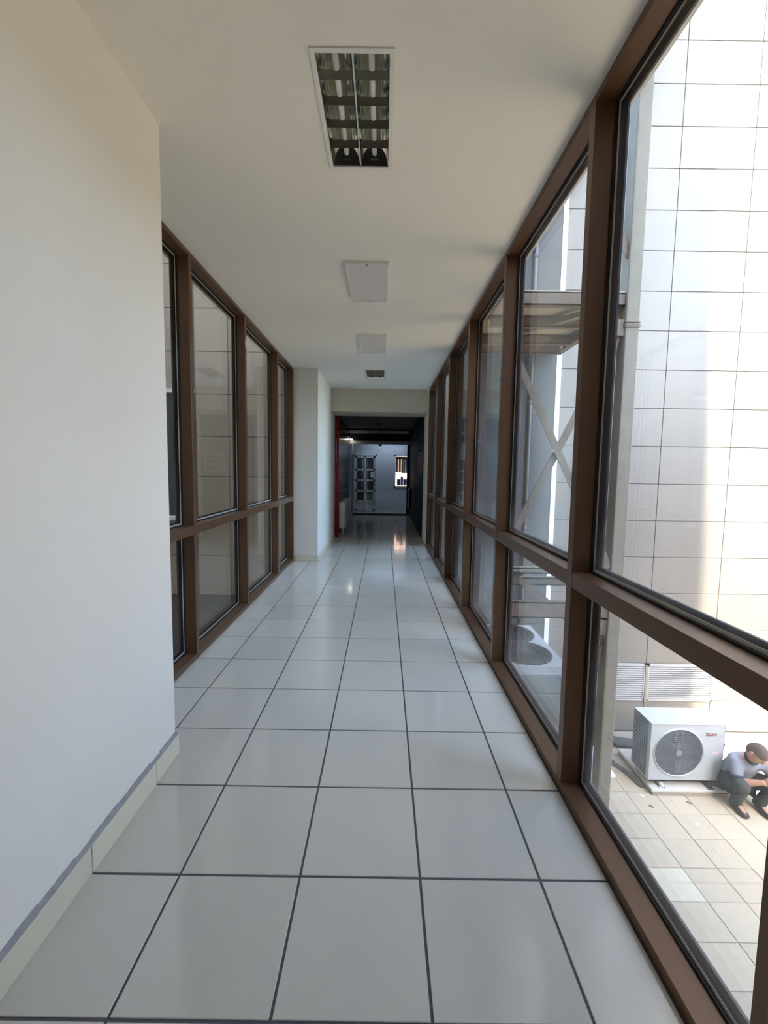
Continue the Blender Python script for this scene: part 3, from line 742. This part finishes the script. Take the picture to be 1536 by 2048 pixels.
for k in range(9): g.box(AX0 - .006, AX0 - .002, AY0 + .055 + k * .034, AY0 + .060 + k * .034, AZ0 + .01, AZ1 - .01)
g.build('side_guard', 'wire', ac)
mb = MB(); mb.box(FX - FR, FX + FR, AY0 + .085, AY0 + .09, FZ - FR, FZ + FR); mb.build('fan_backing', 'dark', ac)
g = MB()
for k in range(1, 12): g.ring((FX, AY0 - .006, FZ), FR * k / 12, .0018, 'y', 44, 4)
for k in range(-22, 23):
    zz_ = FR * k / 23; hw = math.sqrt(FR * FR - zz_ * zz_); g.box(FX - hw, FX + hw, AY0 - .004, AY0 - .001, FZ + zz_ - .0014, FZ + zz_ + .0014)
g.tube([(FX, AY0 - .012, FZ), (FX, AY0 - .004, FZ)], .035, 18)
g.build('fan_guard', 'guard', ac)
mb = MB()
for k in range(40):
    a0 = 2 * math.pi * k / 40; a1 = a0 + 2 * math.pi / 40
    mb.face([(FX + (FR - .003) * math.cos(q), AY0 + y_, FZ + (FR - .003) * math.sin(q)) for q, y_ in ((a0, .002), (a1, .002), (a1, .088), (a0, .088))], True)
mb.build('fan_shroud', 'dark', ac)
h = MB(); h.tube([(FX, AY0 + .02, FZ), (FX, AY0 + .08, FZ)], .06, 16)
for k in range(3):
    a0 = 2 * math.pi * k / 3 + .4
    h.face([(FX + rr_ * math.cos(a0 + da), AY0 + dy, FZ + rr_ * math.sin(a0 + da)) for rr_, da, dy in ((.05, 0, .03), (.24, .25, .02), (.245, 1.5, .07), (.05, 1.4, .08))])
h.build('fan', 'dark', ac)
for x_ in (3.90, 4.44):
    mb = MB(); mb.bbox(x_, x_ + .065, AY0 - .045, AY1 + .03, ZG + .072, ZG + .080, .002); mb.box(x_ + .008, x_ + .057, AY0 - .01, AY1, ZG + .08, AZ0); mb.tube([(x_ + .032, AY0 - .028, ZG + .08), (x_ + .032, AY0 - .028, ZG + .098)], .009, 8); mb.build('foot', 'metal' if x_ < 4 else 'dark', ac)
def text_mesh(name, body, size, loc, material, parent, width):
    cu = bpy.data.curves.new(name, 'FONT'); cu.body = body; cu.size = size; cu.extrude = .0008; cu.align_x = 'CENTER'; cu.align_y = 'CENTER'
    to = bpy.data.objects.new(name, cu); COL.objects.link(to)
    bpy.context.view_layer.update()
    me = bpy.data.meshes.new_from_object(to.evaluated_get(bpy.context.evaluated_depsgraph_get()))
    bpy.data.objects.remove(to); xs = [v.co.x for v in me.vertices]; k = width / (max(xs) - min(xs))
    for v in me.vertices: v.co = Vector((v.co.x * k, -v.co.z, v.co.y)) + Vector(loc)
    me.materials.clear(); me.materials.append(M[material]); return link(name, me, parent)
bp = box('badge', 4.392, 4.532, AY0 - .004, AY0, -1.398, -1.353, 'ac_white', ac, .001)
text_mesh('lettering', 'McQuay', .045, (4.455, AY0 - .005, -1.375), 'dark_ink', ac, .115)
box('badge_stripe', 4.395, 4.47, AY0 - .0055, AY0 - .004, -1.397, -1.390, 'red_ink', ac)
box('rating_label', 4.478, 4.553, AY0 - .003, AY0, -1.618, -1.598, 'paper', ac); box('label_print', 4.480, 4.551, AY0 - .004, AY0 - .003, -1.610, -1.600, 'red_ink', ac)
vc = empty('service_valve', (4.64, 3.8, -1.62)); thing(vc, 'dark service valve with pipes on the far side of the white outdoor unit', 'valve')
mb = MB(); mb.bbox(4.606, 4.66, 3.66, 3.78, -1.72, -1.60, .01); mb.build('valve_cover', 'dark', vc)
mb = MB(); mb.tube([(4.64, 3.72, -1.62), (4.76, 3.74, -1.615), (4.86, 3.86, -1.70), (4.88, 3.98, -1.98), (4.88, 4.3, -2.05)], .016, 8); mb.build('pipe', 'lagging', vc)
# lagged pipes on the ground running to the unit
ip = empty('lagged_pipes', (3.7, 4.2, ZG)); thing(ip, 'dark lagged pipe run lying on the paving behind the white outdoor unit', 'pipe')
for k in range(3):
    o_ = .06 * k
    mb = MB(); mb.tube([(3.66, 4.63 - o_, ZG + .035), (3.74, 4.56 - o_, ZG + .045), (3.90, 4.44 - o_, ZG + .06), (4.10, 4.41 - o_, ZG + .05), (4.35, 4.41 - o_, ZG + .035)], .030, 10); mb.build('pipe', 'lagging', ip)
gp = empty('ground_pipe', (3.7, 3.9, ZG)); thing(gp, 'thin dark pipe curving over the paving along the shaded side of the concrete plinth', 'pipe')
mb = MB(); mb.tube([(3.48, 4.2, ZG + .024), (3.60, 4.06, ZG + .024), (3.71, 3.86, ZG + .024), (3.765, 3.62, ZG + .024)], .022, 8); mb.build('pipe', 'lagging', gp)
mb = MB(); mb.tube([(3.62, 4.05, ZG + .024), (3.64, 4.012, ZG + .024)], .03, 8); mb.build('coupling', 'dark', gp)
# pale kerb and dark fitting behind the steel post
kb = empty('low_kerb', (3.2, 3.9, ZG)); thing(kb, 'low pale kerb box with ribbed side beside the steel post', 'kerb')
box('core', 3.02, 3.30, 3.42, 4.5, ZG, ZG + .27, 'kerb', kb, .006); box('coping', 3.00, 3.33, 3.40, 4.52, ZG + .275, ZG + .305, 'white_trim', kb, .006)
for k in range(3): box('rib', 3.30, 3.325, 3.5 + k * .3, 3.58 + k * .3, ZG, ZG + .27, 'white_trim', kb, .004)
bf = empty('dark_fitting', (3.5, 4.35, ZG)); thing(bf, 'small dark ribbed motor fitting seen just beside the steel post', 'motor')
mb = MB(); mb.tube([(3.55, 4.32, -1.86), (3.55, 4.32, -1.84), (3.55, 4.32, -1.66), (3.55, 4.32, -1.63)], [.03, .065, .065, .03], 14); mb.build('body', 'dark', bf)
for k in range(8):
    a = 2 * math.pi * k / 8; mb = MB(); mb.box(.06, .075, -.004, .004, -1.83, -1.67, Matrix.Translation((3.55, 4.32, 0)) @ Matrix.Rotation(a, 4, 'Z')); mb.build('fin', 'dark', bf)
mb = MB(); mb.box(3.50, 3.60, 4.27, 4.37, -2.08, -1.86); mb.build('pedestal', 'lagging', bf)
mb = MB(); mb.tube([(3.58, 4.30, -1.76), (3.61, 4.29, -1.80), (3.62, 4.29, -1.95), (3.625, 4.29, -2.07)], .006, 6); mb.build('cable', 'dark', bf)
# litter
for (x_, y_, nm, mt, lab, sx, sy, rz) in ((4.03, 3.11, 'paper_scrap', 'paper', 'white scrap of paper on the paving in front of the unit', .05, .03, .6), (3.69, 3.49, 'paper_scrap', 'paper', 'white scrap of paper at the corner of the plinth', .05, .028, 2.2), (4.15, 3.40, 'dry_leaf', 'leaf', 'brown leaf on the paving before the plinth', .06, .02, 2.4), (3.70, 3.34, 'dry_leaf', 'leaf', 'brown leaf beside the paper scrap at the plinth corner', .055, .02, 2.5)):
    mb = MB(); nseg = 8; T2 = Matrix.Translation((x_, y_, ZG + .004)) @ Matrix.Rotation(rz, 4, 'Z')
    top = [T2 @ Vector((sx * math.cos(2 * math.pi * k / nseg) * (1 + .2 * (k % 2)) / 2, sy * math.sin(2 * math.pi * k / nseg) / 2, .004 * math.cos(k * 2.1))) for k in range(nseg)]
    mb.face(top); mb.face([p - Vector((0, 0, .002)) for p in top][::-1])
    for k in range(nseg): mb.face([top[k], top[(k + 1) % nseg], top[(k + 1) % nseg] - Vector((0, 0, .002)), top[k] - Vector((0, 0, .002))])
    thing(mb.build(nm, mt), lab, 'litter' if mt == 'paper' else 'leaf')

struct(box('wall_facade_return_end', 1.80, 6.6, 8.9, 9.2, ZG, 3.9, 'panel_pale'))
struct(box('wall_facade_return', 6.3, 6.6, YF + .4, 8.8, ZG, 1.0, 'panel_pale'))
# ------------------------------------------------------------------ light well on the left, building behind, unseen blocks added to shape the light
lf_ = struct(box('wall_light_well', -6.0, -.885, 6.24, 6.6, ZG, 9, 'joint'), 'beige cladding panels seen through the window wall', 'wall')
zs = [-.669, .012, .69, 1.36, 2.03, 2.72, 3.41, 4.10, 4.79, 5.48, 6.17]
for a, b_ in ((-1.85, -.89), (-2.40, -1.85), (-3.4, -2.6 + .0), (-4.4, -3.4)):
    for k in range(len(zs) - 1):
        if a < -2.41 and .6 < zs[k] < 2.3: continue
        piece('panel', b_ - a - .008, zs[k + 1] - zs[k] - .01, .03, 'panel_warm', lf_, ((a + b_) / 2, 6.21, (zs[k] + zs[k + 1]) / 2), .003, axis='y')
w4 = struct(empty('window_4', (-2.9, 6.2, .7)), 'dark window with white frame seen through the nearest pane of the dim window wall', 'window')
box('window_frame', -3.4, -2.41, 6.17, 6.22, 2.73, 2.80, 'white_trim', w4, .004); box('window_sill', -3.4, -2.41, 6.13, 6.22, .62, .69, 'white_trim', w4, .004)
box('window_jamb', -2.60, -2.41, 6.19, 6.24, .69, 2.73, 'shaft', w4, .004); box('pane', -3.4, -2.60, 6.215, 6.225, .69, 2.73, 'door_glass', w4)
struct(box('shade_wall_left', -4.9, -4.6, -6, 6.24, ZG, 6, 'panel_warm'))  # unseen wall added so the left light well stays dim
struct(box('wall_light_well_back', -4.9, -.86, -4.4, -4.2, ZG, 6, 'panel_warm'))
struct(box('floor_light_well', -4.7, -.86, -4.4, 6.3, ZG - .2, ZG, 'pave'))
struct(box('sky_block_east', 12.5, 13.5, -9.0, YF + .4, ZG, 4.5, 'panel_warm'))  # unseen block added to keep low sky off the upper corridor wall
struct(box('shade_block_low', 4.42, 12.5, -9.0, -3.2, ZG, ZG + 4.7, 'panel'))  # unseen block added to shade the near terrace and weaken its bounce
SX = 4.42
struct(box('wall_courtyard_south', 1.78, SX, -9.0, -.45, ZG, 15, 'panel'))
struct(box('shade_block_tall', -14, 1.77, -9.0, -4.5, ZG, 22, 'panel'))  # unseen tall block, sized to keep sun off the light well
struct(box('wall_under_corridor', 1.2, 1.70, -3.2, YF + 2.0, ZG, -.22, 'kerb'))
struct(box('ground', -40, 60, -40, 40, ZG - .5, ZG - .32, 'kerb'))

# ------------------------------------------------------------------ the crouching man
def skin_mesh(name, joints, edges, material, parent, levels=2, root=0):
    """joints: [(xyz, radius or (rx, ry))]; grown with a Skin modifier and smoothed"""
    me = bpy.data.meshes.new(name); me.from_pydata([j[0] for j in joints], edges, []); me.update()
    o = bpy.data.objects.new(name, me); COL.objects.link(o)
    md = o.modifiers.new('skin', 'SKIN'); md.use_smooth_shade = True
    for k, j in enumerate(joints):
        r = j[1] if isinstance(j[1], tuple) else (j[1], j[1])
        me.skin_vertices[0].data[k].radius = r
    me.skin_vertices[0].data[root].use_root = True
    sb = o.modifiers.new('sub', 'SUBSURF'); sb.levels = levels; sb.render_levels = levels
    bpy.context.view_layer.update()
    m2 = bpy.data.meshes.new_from_object(o.evaluated_get(bpy.context.evaluated_depsgraph_get()))
    bpy.data.objects.remove(o); bpy.data.meshes.remove(me)
    m2.materials.clear(); m2.materials.append(M[material])
    for p in m2.polygons: p.use_smooth = True
    return link(name, m2, parent)
MX, MY = 4.705, 3.28
man = empty('person', (MX + .05, MY + .1, ZG)); thing(man, 'crouching man in a short-sleeved blue-grey shirt and dark trousers looking at a phone', 'person')
def P(x, y, z): return (MX + x, MY + y, ZG + z)
# the man faces -y; his right side is -x
pel = P(.05, .27, .20); sp1 = P(.04, .235, .33); chest = P(.03, .13, .48); nk = P(.01, .04, .575); hd0 = P(.0, -.02, .65); 
shR = P(-.125, .085, .535); elR = P(-.145, .0, .335); wrR = P(-.02, -.155, .455)
shL = P(.19, .06, .535); elL = P(.235, -.03, .335); wrL = P(.10, -.175, .455)
hipR = P(-.06, .24, .20); knR = P(-.145, -.075, .375); anR = P(-.10, .06, .075); toeR = P(-.105, -.09, .028)
hipL = P(.16, .24, .20); knL = P(.205, -.085, .375); anL = P(.15, .05, .075); toeL = P(.14, -.10, .028)
def lerp(a, b_, t): return tuple(a[k] + (b_[k] - a[k]) * t for k in range(3))
J = [(pel, (.13, .11)), (sp1, (.135, .10)), (chest, (.145, .10)), (nk, .055), (hd0, .05)]
E_ = [(0, 1), (1, 2), (2, 3), (3, 4)]
def limb(start, pts):
    prev = start
    for p, r in pts:
        J.append((p, r)); E_.append((prev, len(J) - 1)); prev = len(J) - 1
    return prev
hr = limb(2, [(shR, .056), (lerp(shR, elR, .5), .046), (elR, .039), (lerp(elR, wrR, .4), .040), (wrR, .026), (lerp(elR, wrR, 1.12), (.034, .020))])
hl = limb(2, [(shL, .056), (lerp(shL, elL, .5), .046), (elL, .039), (lerp(elL, wrL, .4), .040), (wrL, .026), (lerp(elL, wrL, 1.12), (.034, .020))])
limb(0, [(hipR, .085), (lerp(hipR, knR, .5), .072), (knR, .054), (lerp(knR, anR, .4), .048), (anR, .036), (lerp(anR, toeR, .55), .034), (toeR, .026)])
limb(0, [(hipL, .085), (lerp(hipL, knL, .5), .072), (knL, .054), (lerp(knL, anL, .4), .048), (anL, .036), (lerp(anL, toeL, .55), .034), (toeL, .026)])
body = skin_mesh('body', J, E_, 'skin', man, 2)
# head: shaped sphere with brow, nose, jaw and ears, bent down to the phone
def head_mesh():
    bm = bmesh.new(); bmesh.ops.create_uvsphere(bm, u_segments=28, v_segments=20, radius=1)
    for v in bm.verts:
        x_, y_, z_ = v.co
        # local: -y is the face, z up
        w_ = .074; d_ = .094; h_ = .112
        if z_ < 0: w_ *= 1 - .30 * (-z_) ** 1.3; d_ *= 1 - .10 * (-z_)
        X_, Y_, Z_ = x_ * w_, y_ * d_, z_ * h_
        if y_ < -.3:
            if abs(x_) < .22 and -.35 < z_ < .12: Y_ -= .020 * (1 - abs(x_) / .22) * (.5 - z_)     # nose
            if .08 < z_ < .30: Y_ -= .004                                                        # brow
            if -.08 < z_ < .10 and .2 < abs(x_) < .6: Y_ += .007                                  # eye sockets
            if abs(x_) < .4 and -.62 < z_ < -.48: Y_ -= .005                                      # lips
            if z_ < -.8: Y_ -= .008                                                              # chin
        v.co = (X_, Y_, Z_)
    mb = MB(); T3 = HT
    mb.add_bm(bm, T3, True)
    for sx_ in (-1, 1):
        b2 = bmesh.new(); bmesh.ops.create_uvsphere(b2, u_segments=10, v_segments=8, radius=1)
        mb.add_bm(b2, T3 @ Matrix.Translation((sx_ * .074, .012, -.004)) @ Matrix.Rotation(.35 * sx_, 4, 'Z') @ Matrix.Diagonal((.009, .019, .030, 1)), True)
    return mb.build('head', 'skin', man)
HC = Vector(P(-.02, -.055, .705))
HT = Matrix.Translation(HC) @ Matrix.Rotation(R(14), 4, 'Z') @ Matrix.Rotation(R(38), 4, 'X')
hd = head_mesh()
bm = bmesh.new(); bmesh.ops.create_uvsphere(bm, u_segments=28, v_segments=20, radius=1)
kill = [v for v in bm.verts if not (v.co.z > .22 or (v.co.y > .12 and v.co.z > -.42))]
bmesh.ops.delete(bm, geom=kill, context='VERTS')
for v in bm.verts: v.co = Vector((v.co.x * .077, v.co.y * .098, v.co.z * .117))
mb = MB(); mb.add_bm(bm, HT, True); mb.build('hair', 'hair', man)
for sx_ in (-1, 1):
    b2 = bmesh.new(); bmesh.ops.create_uvsphere(b2, u_segments=8, v_segments=6, radius=.008)
    mb = MB(); mb.add_bm(b2, HT @ Matrix.Translation((sx_ * .028, -.083, .008)), True); mb.build('eye', 'black', hd)
# hands: palm and five curled fingers each
def hand(w, el, side, nm):
    d = (Vector(w) - Vector(el)).normalized(); upv = Vector((0, 0, 1)); inn = Vector((side, -.25, 0)).normalized()
    c = Vector(w) + d * .045
    across = (upv * .75 + d.cross(inn) * .25).normalized()
    mb = MB()
    for k in range(4):
        b0 = c + across * (.030 - .019 * k); L_ = (.070, .078, .072, .056)[k]
        pts = [b0, b0 + d * .034 + inn * .004, b0 + d * L_ * .72 + inn * .022, b0 + d * L_ * .70 + inn * .046]
        mb.tube(pts, [.0095, .009, .0085, .007], 8)
    tb_ = c - d * .02 + across * .030
    mb.tube([tb_, tb_ + d * .02 + across * .018 + inn * .012, tb_ + d * .045 + across * .022 + inn * .026], [.011, .010, .008], 8)
    b2 = bmesh.new(); bmesh.ops.create_uvsphere(b2, u_segments=12, v_segments=8, radius=1)
    rot = Matrix((d, across, inn)).transposed().to_4x4()
    mb.add_bm(b2, Matrix.Translation(c - d * .005) @ rot @ Matrix.Diagonal((.046, .042, .018, 1)), True)
    return mb.build('hand', 'skin', man)
hand(wrR, elR, 1, 'right'); hand(wrL, elL, -1, 'left')
# clothes
def sub(a, b_, t): return lerp(a, b_, t)
def blob_mesh(name, chains, voxel, material, parent):
    """one smooth skin around chains of (point, (rx, ry, rz)) ellipsoids"""
    big = bmesh.new()
    for ch in chains:
        for (p, r), (q, r2) in zip(ch[:-1], ch[1:]):
            n_ = 7
            for k in range(n_ + 1):
                t = k / n_; c = lerp(p, q, t); rr = lerp(r, r2, t)
                bmesh.ops.create_uvsphere(big, u_segments=14, v_segments=10, radius=1, matrix=Matrix.Translation(c) @ Matrix.Diagonal((*rr, 1)))
    me = bpy.data.meshes.new(name); big.to_mesh(me); big.free()
    o = bpy.data.objects.new(name, me); COL.objects.link(o)
    rm = o.modifiers.new('r', 'REMESH'); rm.mode = 'VOXEL'; rm.voxel_size = voxel; rm.use_smooth_shade = True
    so = o.modifiers.new('s', 'SMOOTH'); so.factor = .5; so.iterations = 6
    bpy.context.view_layer.update()
    m2 = bpy.data.meshes.new_from_object(o.evaluated_get(bpy.context.evaluated_depsgraph_get()))
    bpy.data.objects.remove(o); bpy.data.meshes.remove(me)
    m2.materials.clear(); m2.materials.append(M[material])
    for p in m2.polygons: p.use_smooth = True
    return link(name, m2, parent)
shirt = blob_mesh('shirt', [
    [(P(.05, .275, .235), (.165, .135, .07)), (sp1, (.165, .13, .09)), (chest, (.175, .125, .09)), (P(.02, .085, .54), (.12, .085, .055)), (P(.012, .05, .572), (.075, .06, .03))],
    [(chest, (.12, .11, .08)), (lerp(chest, shR, .8), (.07, .085, .072)), (shR, (.068, .075, .070)), (lerp(shR, elR, .55), (.062, .066, .045))],
    [(chest, (.12, .11, .08)), (lerp(chest, shL, .8), (.07, .085, .072)), (shL, (.068, .075, .070)), (lerp(shL, elL, .55), (.062, .066, .045))]], .014, 'shirt', man)
def cuff(a, b_, t, r):
    mb = MB(); p = Vector(lerp(a, b_, t)); d = (Vector(b_) - Vector(a)).normalized()
    mb.tube([p - d * .004, p + d * .022], [r, r * .97], 18); return mb.build('cuff', 'navy', shirt)
cuff(shR, elR, .66, .060); cuff(shL, elL, .66, .060)
mb = MB(); cc = Vector(P(.012, .035, .595)); mb.ring((0, 0, 0), .062, .012, 'z', 24, 8)
T4 = Matrix.Translation(cc) @ Matrix.Rotation(R(50), 4, 'X')
mb.v = [tuple(T4 @ Vector(v)) for v in mb.v]; mb.build('collar', 'navy', shirt)
mb = MB(); mb.bbox(-.045, .045, -.004, .004, -.02, .02, .002, Matrix.Translation(Vector(P(.09, .03, .47))) @ Matrix.Rotation(R(75), 4, 'X')); mb.build('chest_badge', 'navy', shirt)
tro = skin_mesh('trousers', [(pel, (.150, .125)), (hipR, .105), (lerp(hipR, knR, .5), .092), (knR, .074), (lerp(knR, anR, .45), .070), (lerp(knR, anR, .8), .060), (lerp(knR, anR, 1.18), .060),
    (hipL, .105), (lerp(hipL, knL, .5), .092), (knL, .074), (lerp(knL, anL, .45), .070), (lerp(knL, anL, .8), .060), (lerp(knL, anL, 1.18), .060)],
    [(0, 1), (1, 2), (2, 3), (3, 4), (4, 5), (5, 6), (0, 7), (7, 8), (8, 9), (9, 10), (10, 11), (11, 12)], 'trouser', man)
for an, toe in ((anR, toeR), (anL, toeL)):
    mb = MB(); mb.tube([lerp(an, toe, -.1)[:2] + (ZG + .10,), lerp(an, toe, .12)[:2] + (ZG + .055,), lerp(an, toe, .45)[:2] + (ZG + .050,)], [.048, .051, .040], 14); mb.build('sock', 'sock', man)
    heel = (an[0], an[1] + .045, ZG + .035)
    s_ = skin_mesh('shoe', [(heel, (.044, .042)), (lerp(an, toe, .2)[:2] + (ZG + .052,), (.050, .052)), (lerp(an, toe, .65)[:2] + (ZG + .034,), (.046, .034)), ((toe[0], toe[1] - .02, ZG + .026), (.038, .024))], [(0, 1), (1, 2), (2, 3)], 'shoe', man)
# reflective arcs on the back of the shirt
for dz, r_ in ((.33, .150), (.255, .158)):
    mb = MB()
    for k in range(8):
        a = math.pi + .25 - k * .13
        a2 = math.pi + .25 - (k + 1) * .13
        pts = []
        for aa, zz_ in ((a, 0), (a2, 0), (a2, .022), (a, .022)):
            pts.append(P(.045 + r_ * math.cos(aa), .25 - r_ * .82 * math.sin(aa) * -1 * -1 + 0, dz + zz_))
        mb.face(pts, True)
    mb.build('reflective_band', 'stripe', shirt)
ph = empty('phone', P(.05, -.20, .50)); thing(ph, 'dark phone held in both hands by the crouching man', 'phone')
T5 = Matrix.Translation(Vector(P(.045, -.215, .505))) @ Matrix.Rotation(R(-50), 4, 'X')
mb = MB(); mb.bbox(-.037, .037, -.004, .004, -.075, .075, .003, T5); mb.build('case', 'black', ph)
mb = MB(); mb.box(-.034, .034, .004, .0048, -.070, .070, T5); mb.build('screen', 'paper', ph)
